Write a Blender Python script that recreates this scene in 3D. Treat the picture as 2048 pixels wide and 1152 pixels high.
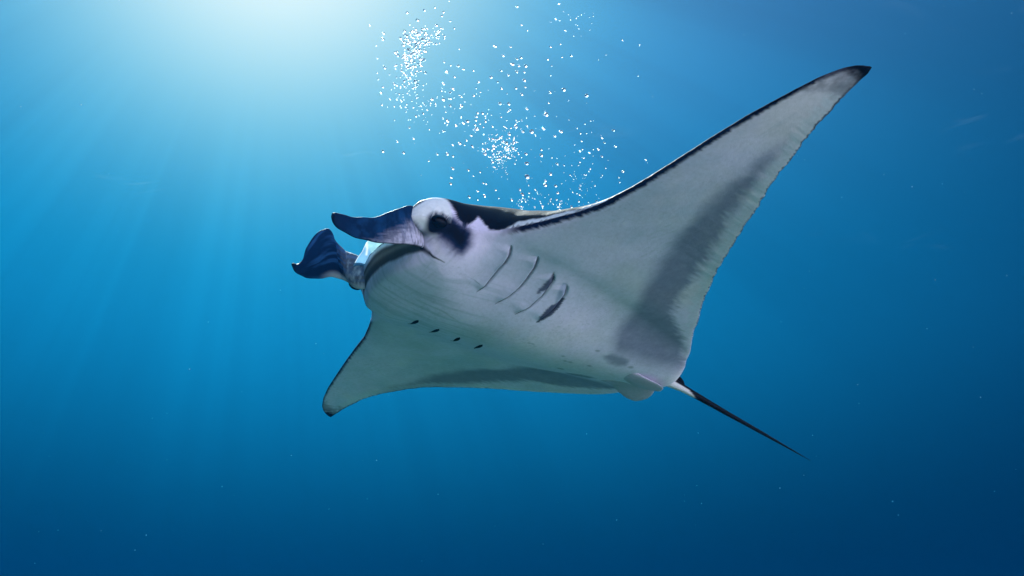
# underwater scene: a manta ray gliding under the surface, seen by a diver looking up
SUN_E=5.0;SUN_C=(1,.84,.82);WATER_GAIN=(.31,.243,.222);SKY_TINT=(.72,.95,1.0);QUAL=1.0;RAYS=.12;BROUGH=.16;BTRANS=.93
HAZE_COL=(.0,.013,.046,1);HAZE_ABS=(.0,.93,.97,1);HAZE_D=.032;HAZE_G=.3;CREST=.03;LIP_T=.5;BUB=.98
BOUNCE_A=(.92,.70,.86,1);BOUNCE_B=(.84,.62,.77,1);BOUNCE_Z0=1.0;BOUNCE_Z1=2.5;EXPO=2.05
import bpy, math, random
import numpy as np
from mathutils import Matrix, Vector
sc=bpy.context.scene
for o in list(bpy.data.objects): bpy.data.objects.remove(o)
COL=sc.collection
# ---------------- camera: a diver's wide lens tilted 27 degrees up ----------------
PITCH=math.radians(27)
cam_d=bpy.data.cameras.new("camera");cam=bpy.data.objects.new("camera",cam_d);COL.objects.link(cam)
cam.location=(0,0,0);cam.rotation_euler=(math.pi/2+PITCH,0,0)
cam_d.sensor_width=36;cam_d.lens=1900/2048*36;cam_d.clip_start=.05;cam_d.clip_end=500
sc.camera=cam
# ---------------- render settings ----------------
sc.render.engine='CYCLES'
sc.cycles.use_denoising=True
sc.cycles.max_bounces=8;sc.cycles.volume_bounces=0;sc.cycles.transparent_max_bounces=12
sc.cycles.caustics_reflective=False;sc.cycles.caustics_refractive=False
sc.cycles.sample_clamp_indirect=6
sc.view_settings.view_transform='Standard';sc.view_settings.look='None'
sc.view_settings.exposure=EXPO;sc.view_settings.gamma=1;sc.view_settings.use_curve_mapping=False
# ---------------- light: sun through the water, up and to the left, beyond the animal ----------------
SUN=Vector((-0.21973717,0.63057747,0.74437063)).normalized()      # direction of the refracted sun seen from below
SUN_EL=math.asin(SUN.z)
# the same sun above the water (Snell, n = 1.333)
_hz=min(.999,1.333*math.hypot(SUN.x,SUN.y));AIR=Vector((SUN.x/math.hypot(SUN.x,SUN.y)*_hz,SUN.y/math.hypot(SUN.x,SUN.y)*_hz,math.sqrt(1-_hz*_hz)))
sl=bpy.data.lights.new("sun",'SUN');sl.energy=SUN_E;sl.angle=math.radians(1.5);sl.color=SUN_C
so=bpy.data.objects.new("sun",sl);COL.objects.link(so);so.rotation_euler=SUN.to_track_quat('Z','Y').to_euler();so.location=SUN*40

class NT:
    "small helper to write shader maths as expressions"
    def __init__(s,t): s.t=t;s.L=t.links
    def n(s,ty,**k):
        x=s.t.nodes.new(ty)
        for a,b in k.items(): setattr(x,a,b)
        return x
    def put(s,inp,v):
        if hasattr(v,'is_linked') or isinstance(v,bpy.types.NodeSocket): s.L.new(v,inp)
        else: inp.default_value=v
    def m(s,op,a,b=0.,c=0.,clamp=False):
        x=s.n('ShaderNodeMath',operation=op,use_clamp=clamp)
        for i,v in enumerate((a,b,c)): s.put(x.inputs[i],v)
        return x.outputs[0]
    def v(s,op,a,b=(0,0,0)):
        x=s.n('ShaderNodeVectorMath',operation=op);s.put(x.inputs[0],a);s.put(x.inputs[1],b)
        return x.outputs['Value'] if op in('DOT_PRODUCT','LENGTH') else x.outputs[0]
    def xyz(s,a):
        x=s.n('ShaderNodeSeparateXYZ');s.put(x.inputs[0],a);return x.outputs
    def comb(s,a,b,c):
        x=s.n('ShaderNodeCombineXYZ')
        for i,v in enumerate((a,b,c)): s.put(x.inputs[i],v)
        return x.outputs[0]
    def scale(s,vec,f):
        x=s.n('ShaderNodeVectorMath',operation='SCALE');s.put(x.inputs[0],vec);s.put(x.inputs['Scale'],f);return x.outputs[0]
    def mixc(s,f,a,b):
        x=s.n('ShaderNodeMix',data_type='RGBA');s.put(x.inputs[0],f);s.put(x.inputs[6],a);s.put(x.inputs[7],b);return x.outputs[2]
    def noise(s,vec,scale,detail=2.,rough=.5,dist=0.):
        x=s.n('ShaderNodeTexNoise');s.put(x.inputs['Vector'],vec);x.inputs['Scale'].default_value=scale
        x.inputs['Detail'].default_value=detail;x.inputs['Roughness'].default_value=rough;x.inputs['Distortion'].default_value=dist
        return x.outputs[0]
    def ramp(s,f,a,b,c0=0.,c1=1.):
        x=s.n('ShaderNodeMapRange',interpolation_type='SMOOTHSTEP');s.put(x.inputs[0],f)
        for i,v in zip((1,2,3,4),(a,b,c0,c1)): x.inputs[i].default_value=v
        return x.outputs[0]

# ---------------- world: daylight (Nishita) inside the overhead window of the water surface, blue water light elsewhere ----------------
w=bpy.data.worlds.new("World");sc.world=w;w.use_nodes=True
T=NT(w.node_tree);w.node_tree.nodes.clear()
dirv=T.n('ShaderNodeNewGeometry').outputs['Incoming'];dirv=T.scale(dirv,-1.)
dx,dy,dz=T.xyz(dirv)
mu=T.v('DOT_PRODUCT',dirv,tuple(SUN));om=T.m('SUBTRACT',1.,mu)
def ex(a,b,x): return T.m('EXPONENT',T.m('MULTIPLY_ADD',x,b,a))
base=T.comb(ex(-9.,6.5,dz),ex(-7.4,2.6,dz),ex(-3.55,1.1,dz))
# sun shafts: soft streaks in the scattered glow that fan out from the sun's direction
per=T.v('NORMALIZE',T.v('SUBTRACT',dirv,T.scale(tuple(SUN),mu)))
sh_=T.ramp(T.noise(per,4.2,4.,.62),.34,.68,-1.,1.)
shw=T.m('MULTIPLY',T.ramp(om,.012,.06),T.ramp(om,.34,.10))
rays=T.m('MULTIPLY_ADD',T.m('MULTIPLY',sh_,shw),RAYS,1.)
gl1=T.scale((.004,.345,.765),T.m('MULTIPLY',T.m('MULTIPLY_ADD',T.m('SUBTRACT',rays,1.),.8,1.),T.m('EXPONENT',T.m('MULTIPLY',om,-5.))))
gl2=T.v('ADD',T.scale((.80,.0,.0),T.m('MULTIPLY',rays,T.m('EXPONENT',T.m('MULTIPLY',om,-68.)))),T.scale((.0,.66,.28),T.m('MULTIPLY',rays,T.m('EXPONENT',T.m('MULTIPLY',om,-40.)))))
gl3=T.scale((.10,.02,.0),T.m('MULTIPLY',T.ramp(dz,.44,.68),T.m('EXPONENT',T.m('MULTIPLY',om,-11.))))
water=T.v('ADD',T.v('ADD',T.v('ADD',base,gl1),gl2),gl3)
water=T.scale(water,T.ramp(dz,.09,.42,.06,1.))
water=T.v('MULTIPLY',water,WATER_GAIN)
# sky as it is refracted into the water
hx=T.m('MULTIPLY',dx,1.333);hy=T.m('MULTIPLY',dy,1.333)
hh=T.m('ADD',T.m('MULTIPLY',hx,hx),T.m('MULTIPLY',hy,hy))
hz=T.m('SQRT',T.m('MAXIMUM',T.m('SUBTRACT',1.,hh),.0009))
sky=T.n('ShaderNodeTexSky',sky_type='NISHITA');sky.sun_disc=False
sky.sun_elevation=math.asin(AIR.z);sky.sun_rotation=math.atan2(AIR.x,AIR.y);sky.air_density=1.3;sky.dust_density=3
T.L.new(T.comb(hx,hy,hz),sky.inputs[0])
skyc=T.v('MULTIPLY',T.scale(sky.outputs[0],.15),SKY_TINT)
win=T.ramp(T.m('MULTIPLY_ADD',T.noise(dirv,9.,3.),.05,T.m('SUBTRACT',dz,.025)),.72,.90)
tot=T.v('ADD',water,T.scale(skyc,win))
bg=T.n('ShaderNodeBackground');T.L.new(tot,bg.inputs[0]);bg.inputs[1].default_value=1.
T.L.new(bg.outputs[0],T.n('ShaderNodeOutputWorld').inputs[0])

def mat(name):
    m=bpy.data.materials.new(name);m.use_nodes=True;m.node_tree.nodes.clear();return m,NT(m.node_tree)
def link(o,parent=None,**props):
    COL.objects.link(o)
    if parent is not None: o.parent=parent
    for k,v in props.items(): o[k]=v
    return o
def mesh_np(name,V,Fq,smooth=True):
    me=bpy.data.meshes.new(name);V=np.asarray(V,np.float32);Fq=np.asarray(Fq,np.int32)
    me.vertices.add(len(V));me.vertices.foreach_set('co',V.ravel())
    k=Fq.shape[1];me.loops.add(Fq.size);me.loops.foreach_set('vertex_index',Fq.ravel())
    me.polygons.add(len(Fq));me.polygons.foreach_set('loop_start',np.arange(0,Fq.size,k,dtype=np.int32))
    me.polygons.foreach_set('loop_total',np.full(len(Fq),k,np.int32))
    me.polygons.foreach_set('use_smooth',np.full(len(Fq),smooth))
    me.update(calc_edges=True);me.validate();return me
def set_col(me,C,name='Col'):
    a=me.color_attributes.new(name,'FLOAT_COLOR','POINT');c=np.ones((len(C),4),np.float32);c[:,:3]=C
    a.data.foreach_set('color',c.ravel())
# ---------------- the water: haze volume and the rippled surface overhead ----------------
def box_mesh(name,a,b):
    (x0,y0,z0),(x1,y1,z1)=a,b
    V=[(x,y,z) for z in (z0,z1) for y in (y0,y1) for x in (x0,x1)]
    return mesh_np(name,V,[(0,2,3,1),(4,5,7,6),(0,1,5,4),(2,6,7,3),(0,4,6,2),(1,3,7,5)],False)
hm,T=mat("water_haze")
pv=T.n('ShaderNodeVolumePrincipled');pv.inputs['Color'].default_value=HAZE_COL;pv.inputs['Density'].default_value=HAZE_D
pv.inputs['Absorption Color'].default_value=HAZE_ABS;pv.inputs['Anisotropy'].default_value=HAZE_G
T.L.new(pv.outputs[0],T.n('ShaderNodeOutputMaterial').inputs['Volume'])
hz_o=bpy.data.objects.new("haze",box_mesh("haze",(-26,-12,-14.5),(26,34,5.6)));hz_o.data.materials.append(hm)
link(hz_o,kind='stuff')

n=301;gx=np.linspace(-32,32,n);X,Y=np.meshgrid(gx,gx+8)
rs=np.random.RandomState(3);Z=np.zeros_like(X)
for i in range(26):
    a=rs.uniform(0,2*math.pi);lam=rs.uniform(.7,5.);k=2*math.pi/lam
    Z+=.011*lam*np.sin(k*(np.cos(a)*X+np.sin(a)*Y)+rs.uniform(0,6.28))
V=np.stack([X,Y,Z+6.2],-1).reshape(-1,3);ii=np.arange(n*n).reshape(n,n)
Fq=np.stack([ii[:-1,:-1],ii[:-1,1:],ii[1:,1:],ii[1:,:-1]],-1).reshape(-1,4)
sm,T=mat("rippled_surface")
pos=T.n('ShaderNodeNewGeometry').outputs['Position']
mp=T.n('ShaderNodeMapping');T.L.new(pos,mp.inputs[0]);mp.inputs['Scale'].default_value=(.45,1.,1);mp.inputs['Rotation'].default_value=(0,0,.5)
n1=T.noise(mp.outputs[0],3.2,2.,.5,.5);n2=T.noise(mp.outputs[0],.5,2.,.5)
crest=T.m('MULTIPLY',T.ramp(n1,.60,.86),T.ramp(n2,.48,.72))
py_=T.xyz(pos)[1];crest=T.m('MULTIPLY',crest,T.ramp(py_,11.5,8.5))          # bright crests faded out with distance, standing in for water haze
tr=T.n('ShaderNodeBsdfTransparent');tr.inputs[0].default_value=(1,1,1,1)
tl=T.n('ShaderNodeBsdfTranslucent');tl.inputs[0].default_value=(.8,.9,.95,1)
mx=T.n('ShaderNodeMixShader');T.L.new(T.m('MULTIPLY',crest,CREST),mx.inputs[0]);T.L.new(tr.outputs[0],mx.inputs[1]);T.L.new(tl.outputs[0],mx.inputs[2])
T.L.new(mx.outputs[0],T.n('ShaderNodeOutputMaterial').inputs[0])
ws=bpy.data.objects.new("water_surface",mesh_np("water_surface",V,Fq));ws.data.materials.append(sm)
link(ws,kind='structure')

# unseen slope added to bounce sunlight onto the belly, dark below to limit it
n=221;gx=np.linspace(-25,25,n);gy=np.linspace(-11,33,n);X,Y=np.meshgrid(gx,gy)
Q=.85*Y-1.35*X
kq=np.array([(-60,4.1),(-12,4.1),(-7.5,3.8),(-5,2.6),(-3.4,.9),(-2.2,-1.0),(-1,-3.2),(1,-6.5),(3,-9.0),(6,-11.0),(16,-12.8),(90,-13)])
Z=np.interp(Q,kq[:,0],kq[:,1])
for i in range(30):
    a=rs.uniform(0,2*math.pi);lam=rs.uniform(.5,6.);k=2*math.pi/lam
    Z+=.014*lam*np.sin(k*(np.cos(a)*X+np.sin(a)*Y)+rs.uniform(0,6.28))*np.clip((np.hypot(X,Y)-.5)/2,0.1,1)
Z=np.minimum(Z,4.6)
V=np.stack([X,Y,Z],-1).reshape(-1,3);ii=np.arange(n*n).reshape(n,n)
Fq=np.stack([ii[:-1,:-1],ii[:-1,1:],ii[1:,1:],ii[1:,:-1]],-1).reshape(-1,4)
gm,T=mat("bounce_sand");pos=T.n('ShaderNodeNewGeometry').outputs['Position']
b=T.n('ShaderNodeBsdfPrincipled');T.L.new(T.mixc(T.ramp(T.m('MULTIPLY_ADD',T.noise(pos,.8,5.,.6),1.6,T.xyz(pos)[2]),BOUNCE_Z0,BOUNCE_Z1),(.035,.045,.035,1),T.mixc(T.ramp(T.noise(pos,.8,5.,.6),.35,.7),BOUNCE_A,BOUNCE_B)),b.inputs['Base Color']);b.inputs['Roughness'].default_value=.9
bu=T.n('ShaderNodeBump');bu.inputs['Distance'].default_value=.03;T.L.new(T.noise(pos,14.,4.),bu.inputs['Height']);T.L.new(bu.outputs[0],b.inputs['Normal'])
T.L.new(b.outputs[0],T.n('ShaderNodeOutputMaterial').inputs[0])
go=bpy.data.objects.new("seabed",mesh_np("seabed",V,Fq));go.data.materials.append(gm);link(go,kind='structure')
# ---- manta planform and thickness, in the ray's own frame: u forward, s towards its left wing tip, h towards its back ----
def knots(txt):
    a=np.array([float(v) for v in txt.replace(',',' ').split()]).reshape(-1,2)
    return a[np.argsort(a[:,0])]
K_LE=knots("""-2.062,.165 -2.045,.20 -2.01,.24 -1.95,.28 -1.83,.33 -1.66,.38 -1.48,.42 -1.25,.47 -1.05,.51 -.88,.54 -.75,.58 -.64,.62 -.54,.67
 -.46,.72 -.43,.755 -.41,.79 -.39,.82 -.37,.845 -.34,.86 -.30,.868 -.26,.870 -.2,.893 -.1,.917 0,.925 .1,.917 .2,.893 .26,.871 .285,.875 .30,.94 .315,.955 .335,.953 .36,.93 .38,.90
 .395,.86 .41,.80 .43,.735 .46,.675 .5,.63 .56,.59 .64,.55 .70,.52 .79,.48 .85,.45 .94,.42 1.0,.405 1.1,.39 1.18,.38 1.35,.365 1.51,.35 1.66,.33
 1.80,.30 1.92,.27 1.99,.24 2.03,.21 2.055,.165""")
K_TE=knots("""-2.062,.164 -2.02,.165 -1.91,.17 -1.79,.165 -1.68,.155 -1.53,.13 -1.41,.09 -1.30,.045 -1.18,-.02 -1.09,-.08 -.99,-.17 -.87,-.28 -.77,-.40 -.64,-.53
 -.6,-.57 -.46,-.70 -.40,-.745 -.34,-.775 -.2,-.81 -.1,-.845 0,-.865 .06,-.86 .10,-.845 .13,-.83 .20,-.79 .26,-.74 .34,-.69 .48,-.57 .62,-.47 .73,-.39 .87,-.30
 .98,-.24 1.11,-.17 1.24,-.11 1.37,-.05 1.49,0 1.6,.04 1.70,.08 1.80,.11 1.88,.13 1.94,.14 1.99,.15 2.03,.152 2.055,.164""")
S0,S1=-2.062,2.055
_g=np.linspace(S0,S1,4118)
def _sm(y,n):
    k=np.hanning(n);k/=k.sum();p=n//2
    yp=np.concatenate([2*y[0]-y[p:0:-1],y,2*y[-1]-y[-2:-p-2:-1]]);z=np.convolve(yp,k,'valid')[:len(y)]
    w=np.clip(np.minimum(np.arange(len(y)),np.arange(len(y))[::-1])/60.,0,1);return w*z+(1-w)*y
_rg=np.random.RandomState(7)
_LE=_sm(np.interp(_g,K_LE[:,0],K_LE[:,1]),41);_TE=_sm(np.interp(_g,K_TE[:,0],K_TE[:,1]),61)
_fr=_sm(_rg.randn(len(_g)),17)*.004+_sm(_rg.randn(len(_g)),61)*.012+_sm(_rg.randn(len(_g)),241)*.03
_TE=_TE+_fr*np.clip((np.abs(_g)-.35)/.3,0,1)*np.clip((2.0-np.abs(_g))/.1,0,1)
def uL(s): return np.interp(s,_g,_LE)
def uT(s): return np.interp(s,_g,np.minimum(_TE,_LE-.0005))
# signed distance to the outline, on a grid
_gu=np.arange(-.92,1.05,.01);_gs=np.arange(-2.12,2.12,.01)
_pu=np.concatenate([_LE[::3],_TE[::3]]);_ps=np.concatenate([_g[::3],_g[::3]])
_ds=np.empty((len(_gu),len(_gs)))
for _i,_u in enumerate(_gu):
    _ds[_i]=np.sqrt(((_u-_pu[:,None])**2+(_gs[None,:]-_ps[:,None])**2).min(0))
_in=(_gu[:,None]<uL(_gs)[None])&(_gu[:,None]>uT(_gs)[None])&(_gs[None]>S0)&(_gs[None]<S1)
_ds=np.where(_in,_ds,-_ds)
def dist(u,s):
    x=np.clip((u-_gu[0])/.01,0,len(_gu)-1.001);y=np.clip((s-_gs[0])/.01,0,len(_gs)-1.001)
    i=x.astype(int);j=y.astype(int);a=x-i;b=y-j
    d=_ds[i,j]*(1-a)*(1-b)+_ds[i+1,j]*a*(1-b)+_ds[i,j+1]*(1-a)*b+_ds[i+1,j+1]*a*b
    return np.maximum(d,0)
def sst(x,a,b):
    t=np.clip((x-a)/(b-a),0,1);return t*t*(3-2*t)
def pc(x,txt):
    k=knots(txt);xx=np.linspace(k[0,0],k[-1,0],800);yy=np.interp(xx,k[:,0],k[:,1]);n=31
    kk=np.hanning(n);kk/=kk.sum();yp=np.pad(yy,n//2,mode='edge');yy=np.convolve(yp,kk,'valid')
    return np.interp(x,xx,yy)
def edge(d,r): return np.sqrt(np.clip(1-(1-np.minimum(d/r,1))**2,0,1))
def hmid(u,s):
    up=.20*(np.maximum(s,0)/2.06)**2; dn=-.05*(np.minimum(s,0)/2.06)**2
    a=np.abs(s);c=np.maximum(uL(s)-uT(s),.01);t=np.clip((uL(s)-u)/c,0,1)
    wg=sst(a,.5,1.0)
    return up+dn+wg*c*(.055*4*t*(1-t))*np.where(s>0,1,.9)
def wingT(s):
    a=np.abs(s);return pc(a,"0,.05 .4,.06 .6,.062 .9,.05 1.3,.034 1.7,.02 1.95,.011 2.07,.006")
def htop(u,s):
    a=np.abs(s);c=np.maximum(uL(s)-uT(s),.02);t=np.clip((uL(s)-u)/c,0,1);d=dist(u,s)
    Bt=pc(u,"-.87,.03 -.75,.05 -.5,.11 -.2,.20 .1,.27 .35,.285 .43,.27 .53,.235 .62,.195 .73,.15 .8,.14 .86,.118 .92,.078 .96,.048 .99,.02")
    pt=pc(a,"0,1 .2,.97 .35,.86 .45,.62 .55,.40 .7,.18 .9,.05 1.1,0 2.1,0")
    return hmid(u,s)+wingT(s)*edge(d,np.minimum(.2,.35*c))*(1-.8*t)+Bt*pt*edge(d,.10-.055*sst(u,.62,.78))
# gill slits on the left side, (u,s) along each slit from its outer end; mirrored for the right
GILLS=[]
def polyd(u,s,P):
    "distance to polyline, parameter along it 0..1, side"
    P=np.asarray(P,float);best=np.full(u.shape,9.);tt=np.zeros(u.shape);sd=np.zeros(u.shape)
    L=np.concatenate([[0],np.cumsum(np.hypot(*np.diff(P,axis=0).T))]);L/=L[-1]
    for k in range(len(P)-1):
        a=P[k];b=P[k+1];e=b-a;q=((u-a[0])*e[0]+(s-a[1])*e[1])/(e@e);q=np.clip(q,0,1)
        dx=u-a[0]-q*e[0];dy=s-a[1]-q*e[1];dd=np.hypot(dx,dy);m=dd<best
        best=np.where(m,dd,best);tt=np.where(m,L[k]+q*(L[k+1]-L[k]),tt);sd=np.where(m,np.sign(e[0]*dy-e[1]*dx),sd)
    return best,tt,sd
def belly(u,s):
    a=np.abs(s)
    uf=u+.8*s*s*sst(u,.6,.8)
    Bb=pc(uf,"-.87,.035 -.6,.065 -.3,.11 0,.145 .2,.162 .4,.166 .55,.165 .7,.142 .8,.122 .855,.112 .875,.11 .887,.085 .90,.045 .915,.012 .94,.0 1.1,0")
    # narrower body towards the tail
    wd=1.14*pc(u,"-.87,.22 -.6,.33 -.2,.43 .2,.49 .6,.50 .8,.52 1.1,.52")
    fl=sst(u,.55,.75)
    pb=np.maximum(0,1-(a/wd)**2)**1.95*(1-fl)+fl*np.maximum(0,1-(a/.47)**4)**1.1
    return Bb*pb
def hbot(u,s,fine=True):
    c=np.maximum(uL(s)-uT(s),.02);t=np.clip((uL(s)-u)/c,0,1);d=dist(u,s)
    B=belly(u,s)
    h=hmid(u,s)-wingT(s)*edge(d,np.minimum(.2,.35*c))*(1-.8*t)-B*edge(d,.07-.03*sst(u,.62,.78))
    # roof of the open mouth, hollowed up between the head fins
    roof=sst(u+.8*s*s*0+.0,.905,.93)*sst(.35-np.abs(s),0,.08)
    h=h+.035*roof*edge(d,.05)
    if fine:
        for k,P in enumerate(GILLS):
            for sg in (1,):
                m=(np.abs(u-P[:,0].mean())<.3)&(np.abs(s*sg-P[:,1].mean())<.3)
                if not m.any(): continue
                dd,tt,sd=polyd(u[m],s[m]*sg,P)
                w=sst(tt,0,.12)*(1-sst(tt,.8,1));w=w*(dd<.3)
                fw=np.where(sd>0,1,0)
                add=np.zeros(dd.shape)
                add-=.017*w*fw*np.exp(-dd/.040)          # lip of the flap
                add+=.014*w*np.exp(-(dd/.006)**2)        # the slit itself
                h[m]+=add
    return h
# ---------------- the manta ray ----------------
GILLS[:]=[np.array(g) for g in ([(.545,.528),(.519,.48),(.512,.441),(.514,.409),(.512,.355),(.509,.298),(.522,.254)],
 [(.417,.553),(.386,.486),(.374,.42),(.369,.363),(.379,.306),(.408,.235)],
 [(.291,.498),(.263,.454),(.249,.369),(.259,.294),(.289,.224)],
 [(.193,.47),(.162,.417),(.148,.331),(.166,.231)])]
# body frame in the world: forward, left-wing, up axes and centre of the body
RC=np.array([[-0.80861291,0.57092493,0.14209113],[0.38556171,0.33180505,0.86095736],[0.44439547,0.75096613,-0.48842864]])
OC=np.array([0.14073991,-0.17433984,-4.71180362])
cp,sp=math.cos(PITCH),math.sin(PITCH)
C2W=np.array([[1,0,0],[0,-sp,-cp],[0,cp,-sp]])
RW=C2W@RC;OW=C2W@OC
M=Matrix([[*RW[i],OW[i]] for i in range(3)]+[[0,0,0,1]])
ray=bpy.data.objects.new("manta_ray",None);ray.empty_display_size=.3;ray.matrix_world=M
link(ray,label="large manta ray gliding overhead, pale belly and gill slits showing, dark curled head fins",category="manta ray")

def vnoise(x,y,seed=0):
    "smooth value noise"
    rs=np.random.RandomState(seed);tb=rs.rand(256,256)
    i=np.floor(x).astype(int);j=np.floor(y).astype(int);a=x-i;b=y-j;a=a*a*(3-2*a);b=b*b*(3-2*b)
    g=lambda p,q:tb[p%256,q%256]
    return g(i,j)*(1-a)*(1-b)+g(i+1,j)*a*(1-b)+g(i,j+1)*(1-a)*b+g(i+1,j+1)*a*b
def fbm(x,y,seed=0,o=4):
    r=0;w=.5
    for k in range(o): r=r+w*vnoise(x*2**k,y*2**k,seed+k);w*=.5
    return r
def polysd(x,y,P):
    "signed distance to a closed polygon, positive inside"
    P=np.asarray(P,float);best=np.full(x.shape,9.);ins=np.zeros(x.shape,bool)
    for k in range(len(P)):
        a=P[k];b=P[(k+1)%len(P)];e=b-a;q=np.clip(((x-a[0])*e[0]+(y-a[1])*e[1])/(e@e+1e-12),0,1)
        best=np.minimum(best,np.hypot(x-a[0]-q*e[0],y-a[1]-q*e[1]))
        c=((a[1]<=y)!=(b[1]<=y));xx=a[0]+(y-a[1])/(b[1]-a[1]+1e-12)*e[0];ins^=c&(x<xx)
    return np.where(ins,best,-best)
# stations across the span, finer over head and body
def stations():
    ks=[(S0,.004),(-1.9,.006),(-.7,.005),(-.55,.0028),(.55,.0028),(.7,.004),(1.9,.005),(S1,.0035)]
    s=[S0+.0005];
    while s[-1]<S1-.0005: s.append(s[-1]+np.interp(s[-1],[k[0] for k in ks],[k[1] for k in ks])*QUAL)
    s[-1]=S1-.0005;return np.array(s)
ST=stations();NB=int(430/QUAL);NT_=int(150/QUAL)
def chord(n,le=1.9,te=1.5):
    q=np.linspace(0,1,n)
    a=np.where(q<.5,.5*(2*q)**le,1-.5*(2-2*q)**te);return a
def grid(nc):
    t=chord(nc);a=uL(ST);b=uT(ST);u=a[:,None]*(1-t)+b[:,None]*t;s=np.repeat(ST[:,None],nc,1);return u,s
ub,sb=grid(NB);hb=hbot(ub.ravel(),sb.ravel()).reshape(ub.shape)
ut,st=grid(NT_);ht=htop(ut.ravel(),st.ravel()).reshape(ut.shape)
# ---- skin pattern (natural colour of the animal with some painted light and shade, in its own frame) ----
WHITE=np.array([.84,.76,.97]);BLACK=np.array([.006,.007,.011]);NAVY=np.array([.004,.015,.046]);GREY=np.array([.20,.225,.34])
EYEP=[(.952,.012),(.948,.04),(.93,.068),(.91,.09),(.88,.14),(.846,.15),(.812,.14),(.795,.078),(.789,.03),(.793,-.005),(.80,-.032),(.82,-.044),(.847,-.038),(.878,-.032),(.912,-.022),(.936,-.010)]
TEAR=[(.868,-.022),(.866,.022),(.842,.046),(.81,.050),(.787,.052),(.752,.030),(.712,.012),(.692,-.012),(.678,-.054),(.690,-.092),(.722,-.102),(.762,-.088),(.793,-.062),(.83,-.040)]
FRONT=[(1.2,.2),(.955,.2),(.96,.04),(.957,.012),(.936,-.012),(.904,-.027),(.865,-.038),(.826,-.049),(.80,-.060),(.782,-.070),(.808,-.077),(.833,-.070),(.868,-.062),(.9,-.060),(1.2,-.062)]
BACK=[(.83,.4),(.83,.16),(.80,.118),(.783,.085),(.766,.045),(.734,.022),(.722,.024),(.694,.062),(.684,.090),(.672,.070),(.640,.022),(.621,.012),(.596,.018),(.582,.030),(.569,.043),(.52,.045),(.40,.06),(.0,.4)]
SPOT=[(-.300,.150),(-.325,.182),(-.392,.176),(-.452,.158),(-.468,.122),(-.427,.098),(-.365,.112)]
G3W=[(.293,.503),(.258,.462),(.256,.417),(.280,.372),(.290,.393),(.290,.445)]
G4W=[(.140,.396),(.129,.346),(.131,.296),(.145,.252),(.168,.222),(.183,.272),(.184,.309),(.179,.346),(.165,.381)]
G4B=[(.195,.474),(.169,.436),(.158,.392),(.171,.360),(.204,.425),(.217,.473)]
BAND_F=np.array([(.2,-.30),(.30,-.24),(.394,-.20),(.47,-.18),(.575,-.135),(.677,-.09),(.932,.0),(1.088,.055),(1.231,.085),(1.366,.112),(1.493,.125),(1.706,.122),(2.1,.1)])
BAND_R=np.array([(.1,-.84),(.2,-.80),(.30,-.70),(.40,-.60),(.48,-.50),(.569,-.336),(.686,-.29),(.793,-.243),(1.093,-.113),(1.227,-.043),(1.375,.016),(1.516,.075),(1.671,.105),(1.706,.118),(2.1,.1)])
def mixc(C,col,f): return C*(1-f[:,None])+np.asarray(col)[None]*f[:,None]
def soft(d,w): return sst(d,-w,w)
FARG=[[(.569,-.29),(.571,-.248),(.596,-.12)],[(.450,-.29),(.459,-.237),(.486,-.11)],[(.318,-.30),(.322,-.261),(.370,-.11)],[(.20,-.26),(.22,-.216),(.252,-.09)]]
FOLDS=[[(.62,.056),(.575,.066),(.512,.052),(.435,.032)]]
def face(C,u,s,h):
    a=np.abs(s);m=(a>.27)&(u>.1)
    U,A_,H=u[m],a[m],h[m]
    streak=(fbm(U*60+H*30,H*14-U*7,11)-.5)
    fine=(fbm(U*150,H*150,21)-.5)
    c=C[m]
    dB=polysd(U,H,BACK)+streak*.010+fine*.006
    c=mixc(c,WHITE,soft(-dB-.002,.005)*(H<.125)*sst(A_,.34,.37)*sst(U,.60,.615))
    c=mixc(c,BLACK,soft(dB,.006)*sst(A_,.27,.31))
    dF=polysd(U,H,FRONT)+streak*.03
    c=mixc(c,NAVY,soft(dF,.012)*.95*sst(U,.80,.87))
    dT=polysd(U,H,TEAR)+(streak*.015+fine*.012)*sst(.02-H,0,.04)
    c=mixc(c,(.018,.035,.11),soft(dT,.024));c=mixc(c,BLACK,soft(dT-.020,.020)*.95)
    dE=polysd(U,H,EYEP)+fine*.006
    tear=soft(dT-.004,.012)
    eyecore=np.hypot((U-.838)/1.0,(H-.004)/.85)
    wht=soft(dE,.008)*(1-tear*sst(.86-U,-.02,.03)*sst(.045-H,-.005,.02))
    c=mixc(c,(.82,.84,.86),wht)
    ring=np.exp(-((eyecore-.044)/.010)**2)*.75+soft(.040-eyecore,.006)
    c=mixc(c,(.012,.016,.035),np.clip(ring,0,1))
    C[m]=c;return C
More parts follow.
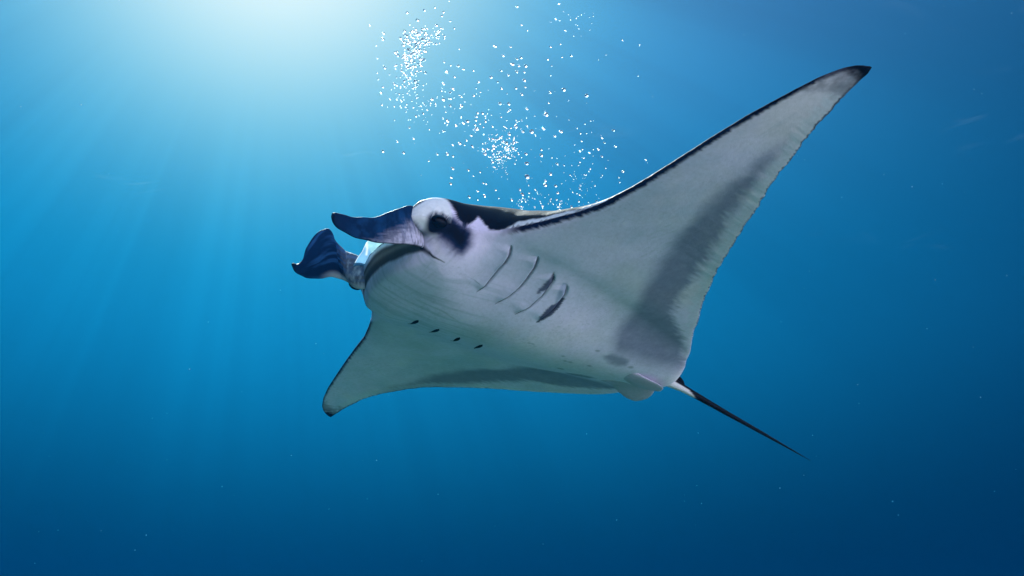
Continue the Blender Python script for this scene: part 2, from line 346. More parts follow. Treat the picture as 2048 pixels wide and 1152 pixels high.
def col_bottom(u,s,h):
    a=np.abs(s);C=np.repeat(WHITE[None],len(u),0)
    L=uL(s);Tt=uT(s);dL=L-u;dT=u-Tt
    slL=np.abs(np.gradient(_LE,_g));cl=1/np.sqrt(1+np.interp(s,_g,slL)**2)
    slT=np.abs(np.gradient(_sm(_TE,81),_g));ct=1/np.sqrt(1+np.interp(s,_g,slT)**2)
    dl=dL*cl;dt=dT*ct
    n1=fbm(s*9,u*9,1);n2=fbm(s*70,u*18,2);n3=fbm(s*160+u*60,u*30,3);n4=fbm(s*30,u*30,4)
    # faint grey clouding
    C=mixc(C,(.60,.63,.70),.55*sst(fbm(s*3,u*3,5),.42,.75)+.25*(n4-.4))
    C=mixc(C,(.86,.80,.78),.5*sst(fbm(s*2.2,u*2.2,15),.45,.7))
    C=mixc(C,(.62,.66,.84),.45*sst(fbm(s*4,u*6,16),.48,.72))
    spk=fbm(s*120,u*120,17);C=mixc(C,(.40,.42,.50),.30*sst(spk,.60,.74)*sst(fbm(s*6,u*6,18),.40,.62))
    sc=fbm(s*4+u*22,u*4-s*2,19);C=mixc(C,(.52,.55,.62),.32*np.exp(-((sc-.5)/.012)**2)*sst(fbm(s*3,u*3,20),.45,.62))
    st_=fbm(s*46+u*9,u*3.2,23);C=mixc(C,(.46,.50,.62),.42*sst(st_,.47,.66)*sst(u,.15,.5)*(1-sst(a,.30,.42))*sst(.93-u,0,.05))
    # grey band in front of the trailing edge, widened inboard to paint the corner's shade
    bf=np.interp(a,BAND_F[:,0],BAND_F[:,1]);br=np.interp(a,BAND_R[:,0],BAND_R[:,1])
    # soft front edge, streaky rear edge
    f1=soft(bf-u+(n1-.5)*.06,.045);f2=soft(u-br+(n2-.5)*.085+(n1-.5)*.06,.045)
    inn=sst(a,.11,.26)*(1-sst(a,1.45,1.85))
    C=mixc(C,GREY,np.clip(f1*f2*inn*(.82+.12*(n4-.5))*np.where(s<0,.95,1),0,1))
    # thin dark trailing edge with fringe
    wt=sst(a,.3,.6)
    C=mixc(C,(.05,.07,.11),wt*soft(.004+(n3-.5)*.018+.006*sst(a,1.5,2.0)-dt,.004)*.9)
    C=mixc(C,(.74,.80,.90),wt*.5*soft(.05+(n2-.5)*.06-dt,.02)*soft(dt-.008,.004))
    # black leading edge, feathered
    wl=sst(a,.50,.62)
    wid=np.interp(a,[.5,.62,.8,1.2,1.7,1.95,2.1],[.011,.014,.015,.017,.014,.011,.016])
    C=mixc(C,(.010,.015,.042),wl*soft(wid*np.where(s<0,.6,1)+(n3-.5)*.012+(n2-.5)*.008-dl,.0085))
    # black wing tip
    C=mixc(C,BLACK,soft(a+(n4-.5)*.10-1.975,.045))
    C=mixc(C,(.20,.19,.24),.6*soft(a+(n4-.5)*.25-1.90,.06)*(1-soft(a-1.985,.04)))
    # belly marks
    C=mixc(C,(.20,.24,.33),.75*soft(polysd(u,a,SPOT)+(n4-.5)*.03,.018))
    for (cu,cs,r) in ((.10,.083,.006),(.08,.085,.005),(-.163,.019,.008),(-.191,.023,.009),(-.224,-.10,.012),(-.24,.173,.008),(-.50,.118,.010),(-.12,.06,.006),(-.3,.04,.008)):
        C=mixc(C,(.25,.28,.34),.6*soft(r-np.hypot((u-cu)*.6,s-cs)+(n3-.5)*.01,.005))
    # gill slits and the pigment beside them
    for k,P in enumerate(GILLS):
        m=(a<.62)&(a>.2)&(np.abs(u-P[:,0].mean())<.2)
        dd,tt,sd=polyd(u[m],a[m],P)
        w=[.0052,.0052,.0035,.003][k]*sst(tt,-.02,.10)*(1-.75*sst(tt,.45,1.))
        f=soft(w-dd+(n3[m]-.5)*.004,.0022)*(1-sst(tt,.92,1.))*(s[m]>0)
        c=mixc(C[m],(.02,.022,.05),np.clip(f,0,1)*[.5,.5,.4,.2][k])
        # bluish shade of the flap behind the slit
        c=mixc(c,(.42,.46,.62),.40*np.exp(-dd/.02)*(sd>0)*sst(tt,0,.2)*(1-sst(tt,.7,1)))
        C[m]=c
    m=(a<.62)&(a>.2)&(u>.1)&(u<.35);U,A_=u[m],a[m];j=(n3[m]-.5)*.016;c=C[m]
    c=mixc(c,(.09,.10,.17),.92*soft(polysd(U,A_,G3W)+j,.004)*(s[m]>0));c=mixc(c,(.075,.085,.15),.95*soft(polysd(U,A_,G4W)+j,.004)*(s[m]>0));c=mixc(c,(.38,.43,.60),.8*soft(polysd(U,A_,G4B)+j*.4,.005)*(s[m]>0));C[m]=c
    for P in FOLDS:
        dd,tt,sd=polyd(u,s,P);C=mixc(C,(.42,.42,.50),.45*np.exp(-(dd/.005)**2)*np.sin(math.pi*tt))
    # mouth: dark inner lip band and corners
    uf=u+.8*s*s
    ck=soft(.274+(.851-u)*.81-a,.004)
    lipm=ck*soft(uf-.8915+(n4-.5)*.004,.003)*soft(.918-uf,.004)*soft(.335-a,.02)
    C=mixc(C,(.085,.085,.085),np.clip(lipm,0,1))
    C=mixc(C,(.30,.29,.26),.55*ck*np.exp(-((uf-.908)/.004)**2)*soft(.30-a,.03))  # lighter line paints the highlight along the lip rim
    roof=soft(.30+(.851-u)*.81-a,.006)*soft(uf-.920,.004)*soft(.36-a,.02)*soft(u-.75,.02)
    C=mixc(C,(.74,.84,1.0),np.clip(roof,0,1))  # mouth roof paled and tinted in place of light glowing through it
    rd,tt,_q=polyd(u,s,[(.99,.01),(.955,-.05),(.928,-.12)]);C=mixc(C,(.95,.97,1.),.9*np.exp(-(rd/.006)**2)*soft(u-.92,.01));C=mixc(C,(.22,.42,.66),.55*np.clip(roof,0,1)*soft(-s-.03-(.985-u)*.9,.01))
    gap_shade=np.exp(-((uf-.921)/.0035)**2)*soft(.34-a,.02);C=mixc(C,(.01,.015,.02),np.clip(gap_shade,0,1)*sst(a,.10,.3)*ck)  # dark line paints the deep shadow between lip rim and mouth roof
    cd,tt,_q=polyd(u,a,[(.841,.273),(.808,.307),(.781,.322),(.761,.326),(.74,.328)])
    C=mixc(C,(.02,.02,.03),soft(.0055*(1-tt)-cd+.001,.0025))
    return face(C,u,s,h)
def col_top(u,s,h):
    a=np.abs(s);C=np.repeat(BLACK[None],len(u),0)*1.4
    n=fbm(s*14,u*14,8)-.5
    sh=polysd(u,a,[(.62,.545),(.572,.548),(.548,.62),(.508,.70),(.465,.80),(.40,.98),(.45,1.02),(.52,.82),(.58,.68)])+n*.012
    C=mixc(C,(.90,.92,.95),soft(sh,.008))
    return face(C,u,s,h)
ns=len(ST)
Vb=np.stack([ub,sb,hb],-1).reshape(-1,3)
# dorsal sheet shares no vertices; weld its rim to the ventral rim with a strip
Vt=np.stack([ut,st,ht],-1).reshape(-1,3)
ib=np.arange(ns*NB).reshape(ns,NB);it=np.arange(ns*NT_).reshape(ns,NT_)+ns*NB
fb=np.stack([ib[:-1,:-1],ib[:-1,1:],ib[1:,1:],ib[1:,:-1]],-1).reshape(-1,4)
ft=np.stack([it[:-1,:-1],it[1:,:-1],it[1:,1:],it[:-1,1:]],-1).reshape(-1,4)
le=np.stack([ib[:-1,0],ib[1:,0],it[1:,0],it[:-1,0]],-1);te=np.stack([ib[:-1,-1],it[:-1,-1],it[1:,-1],ib[1:,-1]],-1)
Vall=np.concatenate([Vb,Vt]);
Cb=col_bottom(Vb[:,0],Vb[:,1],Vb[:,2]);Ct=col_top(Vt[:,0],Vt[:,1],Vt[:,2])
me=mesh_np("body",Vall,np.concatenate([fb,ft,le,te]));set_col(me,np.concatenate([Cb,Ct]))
def skin(name,rough=.5,bump=.25,spec=.06):
    m,T=mat(name);at=T.n('ShaderNodeAttribute',attribute_name='Col').outputs['Color']
    oc=T.n('ShaderNodeTexCoord').outputs['Object']
    n1=T.noise(oc,7.,4.,.55);n2=T.noise(oc,55.,3.,.6);n3=T.noise(oc,420.,2.,.5)
    f=T.m('MULTIPLY_ADD',n1,.24,.88);f=T.m('MULTIPLY',f,T.m('MULTIPLY_ADD',n2,.30,.85));f=T.m('MULTIPLY',f,T.m('MULTIPLY_ADD',n3,.16,.92))
    c=T.scale(at,f)
    b=T.n('ShaderNodeBsdfPrincipled');T.L.new(c,b.inputs['Base Color'])
    T.L.new(T.m('MULTIPLY_ADD',n2,.2,rough-.1),b.inputs['Roughness']);b.inputs['IOR'].default_value=1.0+spec
    bp_=T.n('ShaderNodeBump');bp_.inputs['Strength'].default_value=bump;bp_.inputs['Distance'].default_value=.004
    T.L.new(T.m('ADD',T.m('MULTIPLY',n3,.5),n2),bp_.inputs['Height']);T.L.new(bp_.outputs[0],b.inputs['Normal'])
    T.L.new(b.outputs[0],T.n('ShaderNodeOutputMaterial').inputs[0]);return m
SK=skin("manta_skin");me.materials.append(SK)
body=bpy.data.objects.new("body",me);link(body,ray)

def lens_sheet(name,top,bot,thick,nv=120,nw=60,colf=None,ruff=0.,parent=ray,mat_=None,belly_=0.,**kw):
    "closed fin: rows from tip to root between two edge curves (u,s,h), lens-shaped in section"
    def rs(P,n):
        P=np.asarray(P,float);L=np.concatenate([[0],np.cumsum(np.linalg.norm(np.diff(P,axis=0),axis=1))]);L/=L[-1]
        # Catmull-Rom through the points
        q=np.linspace(0,1,n);out=np.zeros((n,3))
        for c in range(3):
            d=np.gradient(P[:,c],L);k=np.clip(np.searchsorted(L,q,side='right')-1,0,len(L)-2)
            h=L[k+1]-L[k];t=(q-L[k])/h
            out[:,c]=(2*t**3-3*t**2+1)*P[k,c]+(t**3-2*t**2+t)*h*d[k]+(-2*t**3+3*t**2)*P[k+1,c]+(t**3-t**2)*h*d[k+1]
        return out
    A=rs(top,nv);B=rs(bot,nv);wv=.5-.5*np.cos(np.linspace(0,math.pi,nw))
    P=A[:,None]*(1-wv)[None,:,None]+B[:,None]*wv[None,:,None]
    dv=np.gradient(P,axis=0);dw=np.gradient(P,axis=1);N=np.cross(dv,dw);N/=np.linalg.norm(N,axis=-1,keepdims=True)+1e-9
    v=np.linspace(0,1,nv)[:,None];th=thick(v)*np.sqrt(np.clip(1-(2*wv-1)**2,0,1))[None]*np.minimum(1,np.sqrt(v/.05))
    bow=belly_*(1-(2*wv-1)**2)[None]*v**.5
    W=wv[None]*np.ones_like(v);rip=ruff*np.sin(v*38+W*5)*(.3+abs(2*W-1))*np.minimum(1,v*6)*(1-v)
    P1=P+N*(th+bow+rip)[...,None];P2=P+N*(-th+bow+rip)[...,None]
    i=np.arange(nv*nw).reshape(nv,nw);j=i+nv*nw
    f=[np.stack([i[:-1,:-1],i[1:,:-1],i[1:,1:],i[:-1,1:]],-1).reshape(-1,4),np.stack([j[:-1,:-1],j[:-1,1:],j[1:,1:],j[1:,:-1]],-1).reshape(-1,4),
       np.stack([i[-1,:-1],j[-1,:-1],j[-1,1:],i[-1,1:]],-1)]
    VV=np.concatenate([P1.reshape(-1,3),P2.reshape(-1,3)]);m=mesh_np(name,VV,np.concatenate(f))
    vv=np.repeat(v,nw,1).ravel();ww=W.ravel();C=colf(np.concatenate([vv,vv]),np.concatenate([ww,ww]),VV)
    set_col(m,C);m.materials.append(mat_ or SK);o=bpy.data.objects.new(name,m);link(o,parent,**kw);return o
def fin_col(v,w,V):
    n=fbm(v*9,w*16,31);n2=fbm(v*40,w*5,32)
    C=np.repeat(NAVY[None],len(v),0)*1.3
    C=mixc(C,(.008,.045,.13),.8*sst(fbm(v*14,w*2,35),.40,.66)*sst(v,.1,.3))
    pal=sst(v+.50*w-.40*(n2-.5)-.30*(n-.5),.74,1.18)*sst(w,.15,.70)
    C=mixc(C,(.62,.60,.76),np.clip(pal,0,1)*(.35+.65*sst(n2,.33,.62)))
    C=mixc(C,BLACK,sst(.10-v,0,.09)*.8);C=mixc(C,BLACK,.8*sst(np.abs(w-.5),.472,.497)*(v<.9))
    return C
def fin_col_far(v,w,V):
    fan=fbm(w*16+v*2,v*3,41);n=fbm(v*30+w*6,w*4,42)
    C=np.repeat(NAVY[None],len(v),0)*1.5
    C=mixc(C,(.025,.10,.26),.85*sst(fan,.40,.66)*sst(v,.12,.4))
    pal=sst(v-.25*(n-.5)-.12*(fan-.5),.66,.90)
    C=mixc(C,(.58,.66,.72),pal*(.20+.80*sst(n+.05*np.sin(v*80+w*5),.36,.62)))
    C=mixc(C,(.6,.62,.66),.7*sst(w,.86,.97)*sst(v,.35,.55))
    C=mixc(C,BLACK,sst(.09-v,0,.09)*.8)
    return C
near_top=[(1.276,.325,-.157),(1.276,.326,-.145),(1.267,.327,-.137),(1.243,.33,-.133),(1.202,.336,-.127),(1.151,.343,-.11),(1.094,.35,-.08),(1.058,.356,-.044),(1.013,.355,0),(.95,.325,.062),(.88,.285,.085)]
near_bot=[(1.275,.325,-.162),(1.265,.326,-.179),(1.248,.327,-.193),(1.211,.332,-.206),(1.165,.338,-.21),(1.106,.345,-.203),(1.046,.353,-.189),(.985,.358,-.165),(.92,.337,-.128),(.86,.295,-.09),(.80,.26,-.06)]
lens_sheet("cephalic_fin",near_top,near_bot,lambda v:.010+.016*v,colf=fin_col,ruff=.003,belly_=.012,label="nearer curled head fin pointing forward, dark navy with pale streaks at its root")
far_top=[(1.198,-.3,-.09),(1.192,-.302,-.081),(1.174,-.307,-.076),(1.155,-.313,-.05),(1.147,-.318,-.018),(1.147,-.321,.033),(1.133,-.328,.086),(1.113,-.336,.139),(1.089,-.339,.172),(1.063,-.336,.188),(1.05,-.336,.181),(1.03,-.335,.151),(.996,-.333,.126),(.967,-.331,.112),(.935,-.30,.095),(.88,-.26,.075)]
far_bot=[(1.197,-.3,-.095),(1.174,-.304,-.115),(1.133,-.314,-.12),(1.081,-.328,-.104),(1.028,-.339,-.075),(.985,-.335,-.049),(.942,-.332,-.042),(.907,-.312,-.054),(.878,-.27,-.089),(.86,-.248,-.093),(.82,-.22,-.085)]
lens_sheet("cephalic_fin",far_top,far_bot,lambda v:.007+.016*v,colf=fin_col_far,ruff=.003,belly_=-.02,label="farther head fin flared like a paddle, blue-black")
# eyes
em,T=mat("eye_dark");b=T.n('ShaderNodeBsdfPrincipled');b.inputs['Base Color'].default_value=(.003,.003,.004,1);b.inputs['Roughness'].default_value=.2;b.inputs['IOR'].default_value=1.15
T.L.new(b.outputs[0],T.n('ShaderNodeOutputMaterial').inputs[0])
def ellip(name,c,r,m,n=28,parent=ray,flat=1,**k):
    th=np.linspace(0,math.pi,n);ph=np.linspace(0,2*math.pi,2*n,endpoint=False)
    V=np.stack([np.sin(th)[:,None]*np.cos(ph),np.sin(th)[:,None]*np.sin(ph),np.cos(th)[:,None]*np.ones_like(ph)],-1)*r+np.array(c)
    i=np.arange(n*2*n).reshape(n,2*n);j=np.roll(i,-1,1);F_=np.stack([i[:-1],i[1:],j[1:],j[:-1]],-1).reshape(-1,4)
    me=mesh_np(name,V.reshape(-1,3),F_);me.materials.append(m);o=bpy.data.objects.new(name,me);link(o,parent,**k);return o
for sg in (1,-1): ellip("eye",(.838,sg*.398,.003),(.037,.024,.029),em)
# tail: slender whip with a pale underside at its root
tp=np.array([(-.76,0,.01),(-.83,0,.012),(-.875,0,.010),(-.971,0,.006),(-1.061,0,.0),(-1.293,0,-.020),(-1.607,0,-.043),(-2.0,0,-.075)])
tr_=[.055,.037,.030,.021,.0175,.0135,.009,.0012]
q=np.linspace(0,1,160);L=np.linspace(0,1,len(tp));nr=20;ph=np.linspace(0,2*math.pi,nr,endpoint=False)
cx=[np.interp(q,L,_sm(np.interp(np.linspace(0,1,400),L,tp[:,k]),41)[np.linspace(0,399,len(L)).astype(int)]) for k in range(3)]
rr=np.interp(q,L,tr_)
V=np.stack([cx[0][:,None]+0*ph,cx[1][:,None]+rr[:,None]*np.cos(ph),cx[2][:,None]+rr[:,None]*np.sin(ph)],-1)
i=np.arange(160*nr).reshape(160,nr);j=np.roll(i,-1,1);F_=np.stack([i[:-1],i[1:],j[1:],j[:-1]],-1).reshape(-1,4)
me=mesh_np("tail",V.reshape(-1,3),F_)
dn=np.repeat((-np.sin(ph))[None],160,0).ravel();uu=np.repeat(cx[0][:,None],nr,1).ravel()
C=np.repeat(BLACK[None],len(uu),0);f=soft(dn*1.0-.15-.9*sst(-uu,.98,1.08)-.1*fbm(uu*60,dn*4,50),.12)+sst(uu,-.90,-.84)*soft(dn+.3,.2)
C=mixc(C,(.70,.68,.72),np.clip(f,0,1));set_col(me,C);me.materials.append(skin("tail_skin",.45,.2,.10));o=bpy.data.objects.new("tail",me);link(o,ray)
# small dorsal fin at the root of the tail
blk=lambda v,w,V:np.repeat(BLACK[None],len(v),0)
lens_sheet("dorsal_fin",[(-.978,0,.030),(-.968,0,.050),(-.945,0,.064),(-.90,0,.070),(-.84,0,.06)],[(-.976,0,.022),(-.95,0,.008),(-.91,0,.0),(-.86,0,-.0),(-.80,0,.0)],lambda v:.008+.012*v,60,30,blk)
# pelvic fins
def pel(v,w,V):
    n=fbm(v*12,w*20,61);C=np.repeat((WHITE*.68)[None],len(v),0);return mixc(C,(.4,.44,.5),.5*sst(n,.4,.7))
lens_sheet("pelvic_fin",[(-.815,-.200,-.072),(-.832,-.14,-.070),(-.815,-.06,-.062),(-.79,-.02,-.055),(-.60,-.01,-.06)],
     [(-.812,-.204,-.072),(-.76,-.207,-.073),(-.70,-.197,-.068),(-.63,-.18,-.055),(-.50,-.14,-.075)],lambda v:.004+.014*v,70,36,pel,label="farther pelvic fin, a pointed pale flap under the tail root")
lens_sheet("pelvic_fin",[(-.806,.004,-.072),(-.79,.045,-.076),(-.74,.075,-.082),(-.66,.09,-.088),(-.50,.07,-.07)],
     [(-.803,-.002,-.071),(-.775,-.02,-.073),(-.72,-.03,-.08),(-.64,-.03,-.086),(-.50,-.01,-.07)],lambda v:.004+.010*v,70,36,pel,label="nearer pelvic fin, a narrow pale lobe")
# gill slits: dark openings lying in the folds of the belly
def slit(P,wf,col,off,**kw):
    P=np.asarray(P,float);L=np.concatenate([[0],np.cumsum(np.hypot(*np.diff(P,axis=0).T))]);L/=L[-1];q=np.linspace(0,1,61)
    x=_sm(np.interp(q,L,P[:,0]),9);y=_sm(np.interp(q,L,P[:,1]),9);tx=np.gradient(x);ty=np.gradient(y);nn=np.hypot(tx,ty);nx,ny=-ty/nn,tx/nn
    wv=wf(q)*(1+.35*(fbm(q*14,q*0+P[0,0]*30,71)-.5));cr=np.linspace(-1,1,7)
    U=x[:,None]+nx[:,None]*wv[:,None]*cr;S_=y[:,None]+ny[:,None]*wv[:,None]*cr
    h0=hbot(U.ravel(),S_.ravel()).reshape(U.shape);H=h0-off*(1-cr**2)[None]-.0012
    top=np.stack([U,S_,H],-1).reshape(-1,3);bot=np.stack([U,S_,h0+.004],-1).reshape(-1,3);i=np.arange(61*7).reshape(61,7);j=i+61*7
    f=[np.stack([i[:-1,:-1],i[1:,:-1],i[1:,1:],i[:-1,1:]],-1).reshape(-1,4),np.stack([j[:-1,:-1],j[:-1,1:],j[1:,1:],j[1:,:-1]],-1).reshape(-1,4),
       np.stack([i[:-1,0],j[:-1,0],j[1:,0],i[1:,0]],-1),np.stack([i[:-1,-1],i[1:,-1],j[1:,-1],j[:-1,-1]],-1)]
    me=mesh_np("gill_slit",np.concatenate([top,bot]),np.concatenate(f));set_col(me,np.repeat(np.array([col]),len(top)*2,0));me.materials.append(SK)
    o=bpy.data.objects.new("gill_slit",me);link(o,ray,**kw)
for k,P in enumerate(GILLS):
    w0=[.0042,.0042,.0024,.0018][k];e0=[.9,.95,.98,.98][k]
    slit(P,lambda q:w0*(.22+.78*np.exp(-((q-.38)/.20)**2))*(1-sst(q,e0-.15,1.)*.9),(.016,.018,.04),.0003)
for P in FARG: slit(P,lambda q:.0008+.0085*sst(q,0,.65)*(1-sst(q,.82,1)),(.008,.011,.02),.0003,label="short dark wedge-shaped gill slit on the far side of the belly")
# thin upper lip that bridges the head fins over the open mouth; sunlight glows through it
ss=np.linspace(-.325,.335,90);tt_=np.linspace(0,1,24)
uf_=np.interp(ss,[-.33,-.30,-.26,-.22,-.17,-.1,-.04,0,.04,.1,.2,.28,.335],[.885,.905,.925,.937,.948,.958,.975,.985,.984,.980,.972,.965,.95]);ub_=.895-.8*ss**2
U=ub_[:,None]*(1-tt_)+uf_[:,None]*tt_;S_=np.repeat(ss[:,None],24,1)
H=-.012*(1-tt_)[None]+.016*np.sin(math.pi*tt_)[None]*np.ones_like(U)+.004*np.sin(S_*38)*tt_[None]-.25*np.maximum(0,np.abs(S_)-.26)
Vl=np.stack([U,S_,H],-1).reshape(-1,3);i=np.arange(90*24).reshape(90,24)
me=mesh_np("upper_lip",Vl,np.stack([i[:-1,:-1],i[1:,:-1],i[1:,1:],i[:-1,1:]],-1).reshape(-1,4))
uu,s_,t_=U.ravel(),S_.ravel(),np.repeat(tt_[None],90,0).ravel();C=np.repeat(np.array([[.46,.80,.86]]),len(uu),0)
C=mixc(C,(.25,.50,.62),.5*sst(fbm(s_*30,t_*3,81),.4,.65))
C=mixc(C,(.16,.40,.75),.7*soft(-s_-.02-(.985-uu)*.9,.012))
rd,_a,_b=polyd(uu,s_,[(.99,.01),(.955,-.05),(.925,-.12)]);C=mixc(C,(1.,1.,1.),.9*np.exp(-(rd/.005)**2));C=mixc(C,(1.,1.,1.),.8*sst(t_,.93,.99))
set_col(me,C)
lm,T=mat("lip_membrane");at=T.n('ShaderNodeAttribute',attribute_name='Col').outputs['Color']
d_=T.n('ShaderNodeBsdfDiffuse');T.L.new(T.scale(at,.75),d_.inputs[0]);t2=T.n('ShaderNodeBsdfTranslucent');T.L.new(T.scale(at,LIP_T),t2.inputs[0])
ad=T.n('ShaderNodeMixShader');ad.inputs[0].default_value=.5;T.L.new(d_.outputs[0],ad.inputs[1]);T.L.new(t2.outputs[0],ad.inputs[2]);T.L.new(ad.outputs[0],T.n('ShaderNodeOutputMaterial').inputs[0])
me.materials.append(lm);o=bpy.data.objects.new("upper_lip",me);link(o,ray,label="thin pale teal upper lip glowing over the open mouth")
# ---------------- bubbles of the diver below, rising in loose swarms behind the ray's back ----------------
bmat,T=mat("air_bubble")
b=T.n('ShaderNodeBsdfPrincipled');b.inputs['Base Color'].default_value=(1,1,1,1);b.inputs['Roughness'].default_value=BROUGH
b.inputs['Transmission Weight'].default_value=BTRANS;b.inputs['IOR'].default_value=1.33
T.L.new(b.outputs[0],T.n('ShaderNodeOutputMaterial').inputs[0])
def bubble_mesh(k,seg=12,ring=8):
    rs=np.random.RandomState(100+k);th=np.linspace(0,math.pi,ring+1);ph=np.linspace(0,2*math.pi,seg,endpoint=False)
    V=[];a1,a2,a3=rs.uniform(0,6.28,3);fl=rs.uniform(.62,.95)
    for t in th:
        for p in ph:
            r=1+.07*math.sin(2*p+a1)*math.sin(t)+.05*math.cos(3*p+a2)*math.sin(t)
            V.append((r*math.sin(t)*math.cos(p),r*math.sin(t)*math.sin(p),fl*math.cos(t)+(.10*math.sin(t)**2)))
    i=np.arange((ring+1)*seg).reshape(ring+1,seg);j=np.roll(i,-1,1);F_=np.stack([i[:-1],i[1:],j[1:],j[:-1]],-1).reshape(-1,4)
    me=mesh_np("bubble_%d"%k,V,F_);me.materials.append(bmat);return me
BM=[bubble_mesh(k) for k in range(8)]
rs=np.random.RandomState(12)
UPV=C2W.T@np.array([0,0,1.])
def at(px,py,dist):
    "point seen at a photo position, dist metres ahead"
    return C2W@(np.array([(px-1024)/1900,(576-py)/1900,-1.])*dist)
LISTED="""1067,470,3.6 1186,501,3.8 976,600,4.2 899,689,4.4 1052,689,3.8 873,856,3.8 875,926,4.8 998,912,3.4 869,806,2.9 949,813,3.2 949,784,2.6 970,970,3.2 971,947,2.8 1024,974,3
850,1018,3.2 653,1027,3 571,1031,2.7 475,962,3 479,930,2.8 485,882,2.9 120,793,2.8 460,635,3 503,657,2.8 610,675,3.6 563,635,3.2 962,676,2.9 817,664,3 854,690,3 1020,713,2.6 1327,683,2.8
1268,723,2.5 1338,767,2.5 1267,820,2.4 1280,748,2.2 1248,783,2.3 1377,898,3 1238,1053,2.2 1031,858,2.5 838,994,2.5 795,1048,2.6 800,338,3.2 831,345,2.8 868,346,3 821,376,3.2 860,378,2.9 861,421,3.4
776,394,3 739,371,2.6 749,292,2.7 708,243,3 789,246,2.3 686,404,3 721,430,2.5 816,463,2.8 865,456,2.6 741,464,2.2 770,491,1.9 847,495,3 622,428,2.8 594,370,2.2 843,303,3 822,309,2.4
543,363,2.2 514,346,2.6 475,343,2.2 440,325,2.2 520,257,2 845,131,2.4 876,161,1.8 822,35,2.5 1043,22,1.9 1025,102,2 997,245,2.3 1105,292,2.3 1049,232,2 982,312,2.2 1004,345,1.9 998,396,2 1057,300,1.9
779,544,2.9 786,573,2.3 733,543,3 642,593,2.8 606,630,2.5 657,636,2.6 495,403,2.6 456,380,2.6 438,440,2.5 485,463,2.8 427,476,2.2 438,522,3 379,520,2.6 472,552,2.5 532,555,2.9 875,571,2.5 996,485,2.6
987,539,2.4 915,607,1.8 195,741,2.8 280,726,2.6 229,800,2.9 405,808,2.3 360,843,2 457,807,2.7 487,818,2.6 486,760,2.5 523,752,3 587,765,2.3 583,710,3 558,735,2.3 655,806,3.2 700,775,3.3 767,750,3.2
782,703,3.2 806,746,2.6 616,1001,2.3 616,1045,2.2 567,891,2.6 629,901,2.3 593,921,1.8 660,963,2.3 646,959,2.3 726,1038,1.8 710,995,2.2 883,971,2 885,1011,2 918,994,2 955,1080,2.8 1107,1083,2.3
1145,1055,2.2 1150,1020,2.1 1150,988,2.1 1035,1010,2.3 1029,1045,2.2 1100,916,1.9 1182,916,2 1205,884,1.8 1151,850,1.9 1160,739,2 1154,699,2.1 1178,649,1.9 1136,672,1.8 1208,634,1.6 1202,802,2 1152,793,2
1069,866,2.1 1005,826,1.8 1286,880,1.6 1268,918,1.7 1355,930,1.8 1360,955,1.6 1497,838,1.9 1287,288,1.5 1248,312,1.4 1455,398,1.5 1091,527,1.4 1372,210,2 1463,236,1.6 1190,998,1.5 1230,972,1.6 466,5,2
247,68,3 337,55,2.4 392,40,2.2 437,64,3 429,84,2.8 473,112,2.2 494,149,2.2 301,106,3.4 400,134,3.6 410,169,3 124,176,2.4 120,207,2.8 86,240,2 90,306,2.2 130,355,3.4 90,382,2 95,416,2 121,456,2.6 110,488,2.6
115,549,2.4 179,557,2 158,520,2.2 52,134,2.2"""
B=[]   # x, y (photo pixels), radius px, swarm
for t in LISTED.split():
    x,y,r=map(float,t.split(','));x=720+x/2.618;y=y/2.618
    B.append((x,y,r,'top' if (x<885 and y<215) else 'mid' if y<250 else 'low'))
def g(n,cx,cy,sx,sy,r0,r1,tag,rot=0.,lim=2.1):
    k=0
    while k<n:
        a,b_=rs.randn(2)
        if a*a+b_*b_>lim*lim: continue
        x=cx+sx*a*math.cos(rot)-sy*b_*math.sin(rot);y=cy+sx*a*math.sin(rot)+sy*b_*math.cos(rot)
        B.append((x,y,rs.uniform(r0,r1)*(1 if rs.rand()<.7 else .7),tag));k+=1
g(170,826,105,17,32,1.8,3.5,'top',.12);g(60,858,72,16,12,1.6,2.8,'top');g(60,815,165,20,22,1.3,2.6,'top');g(45,842,215,34,28,1.2,2.2,'mid')
g(40,905,235,60,22,1.2,2.6,'mid');g(22,930,190,60,12,1.4,2.5,'mid')
g(110,1008,303,20,18,1.0,2.5,'low');g(30,1000,330,14,12,.9,1.6,'low');g(55,990,265,40,24,1.2,2.4,'low')
g(22,1118,418,3.5,12,1.0,1.9,'low');g(18,1042,408,7,8,1.0,1.9,'low');g(24,1075,405,20,12,.9,1.8,'low');g(30,1165,390,25,28,.8,1.7,'right');g(30,1160,320,30,40,.7,1.6,'right')
g(24,1150,45,28,14,.8,1.7,'high');g(60,1040,300,110,80,.6,1.4,'low')
LAB={'top':("small silvery air bubble packed in the dense sparkling swarm at upper left","air bubbles in the dense upper swarm"),
 'mid':("silvery air bubble drifting loose between the upper and middle swarms","air bubbles drifting between the swarms"),
 'low':("bright air bubble rising above the ray's back, low in the trail","air bubbles rising above the ray's back"),
 'right':("tiny air bubble right of the main trail, near the ray's raised wing","air bubbles beside the raised wing"),
 'high':("tiny air bubble in the faint wisp near the water surface","air bubbles near the surface")}
BIG={(1067,470):"bright glinting bubble, left one of the high pair right of the trail",(1186,501):"bright glinting bubble, right one of the high pair nearest the raised wing",
 (976,600):"glowing bubble alone just below and left of the high pair",(899,689):"glowing bubble right of the middle cluster, level with its top",
 (1052,689):"bright bubble with a tiny one beside it, right of the middle cluster",(873,856):"bright bubble right below the middle cluster, upper of two in a column",
 (875,926):"largest glowing bubble, lower of two in a column below the middle cluster"}
BIG={(round(720+x/2.618),round(y/2.618)):v for (x,y),v in BIG.items()}
B.sort(key=lambda t:-t[2])
def brot(): return rs.uniform(-.5,.5),rs.uniform(-.5,.5),rs.uniform(0,6.28)
from mathutils import Euler
rest_v=[];rest_f=[];nv_=0
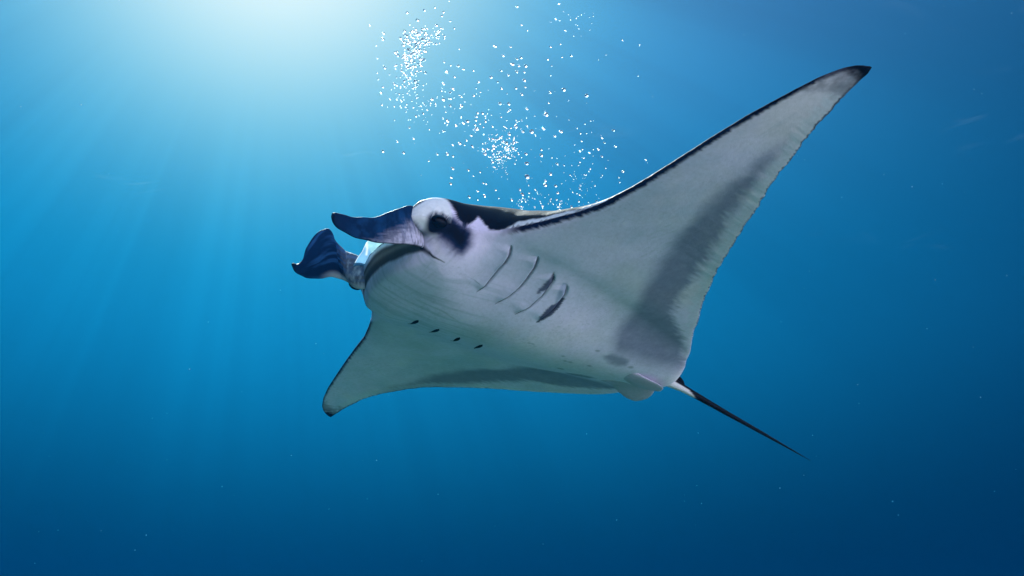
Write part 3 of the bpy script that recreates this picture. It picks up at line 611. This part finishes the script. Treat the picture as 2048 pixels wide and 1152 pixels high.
small=bubble_mesh(20,8,5);sv=np.empty(len(small.vertices)*3,np.float32);small.vertices.foreach_get('co',sv);sv=sv.reshape(-1,3)
sf=[tuple(p.vertices) for p in small.polygons]
for k,(x,y,r,tag) in enumerate(B):
    dist=5.25+rs.uniform(-.35,.55)+(.25 if tag=='high' else 0);R=r*dist/1900*BUB
    p=at(x,y,dist)
    if k<300:
        o=bpy.data.objects.new("air_bubble",BM[k%len(BM)]);o.location=p;o.scale=(R*rs.uniform(.95,1.25),)*2+(R,);o.rotation_euler=brot()
        link(o,label=BIG.get((round(x),round(y)),LAB[tag][0]),category="bubble",group=LAB[tag][1])
    else:
        rest_v.append(sv*R@np.array(Euler(brot()).to_matrix()).T+p);rest_f+= [tuple(i+nv_ for i in f) for f in sf];nv_+=len(sv)
rv=np.concatenate(rest_v);me=bpy.data.meshes.new("tiny_bubbles");me.from_pydata(rv.tolist(),[],rest_f)
for p_ in me.polygons: p_.use_smooth=True
me.materials.append(bmat);o=bpy.data.objects.new("tiny_bubbles",me);link(o,kind='stuff',label="fine spray of the tiniest air bubbles through the trail",category="bubbles")
bpy.data.meshes.remove(small)
# plankton and silt specks hanging in the water
V=[];F_=[];oc=np.array([(1,0,0),(-1,0,0),(0,1,0),(0,-1,0),(0,0,1),(0,0,-1)],float);of=[(0,2,4),(2,1,4),(1,3,4),(3,0,4),(2,0,5),(1,2,5),(3,1,5),(0,3,5)]
for k in range(260):
    d_=rs.uniform(2.0,9.0);c=at(rs.uniform(-150,2200),rs.uniform(-150,1300),d_)
    r=rs.uniform(.0005,.0011)*(1 if rs.rand()<.9 else 1.6);n0=len(V);q_=oc*(r*rs.uniform(.6,1.6,3))+c;V+=q_.tolist();F_+=[tuple(i+n0 for i in f) for f in of]
me=bpy.data.meshes.new("plankton");me.from_pydata(V,[],F_)
pm,T=mat("plankton_speck");b=T.n('ShaderNodeBsdfPrincipled');b.inputs['Base Color'].default_value=(.6,.7,.7,1);b.inputs['Roughness'].default_value=.6
T.L.new(b.outputs[0],T.n('ShaderNodeOutputMaterial').inputs[0]);me.materials.append(pm)
o=bpy.data.objects.new("plankton",me);link(o,kind='stuff',label="pale plankton specks scattered through the blue water",category="plankton")
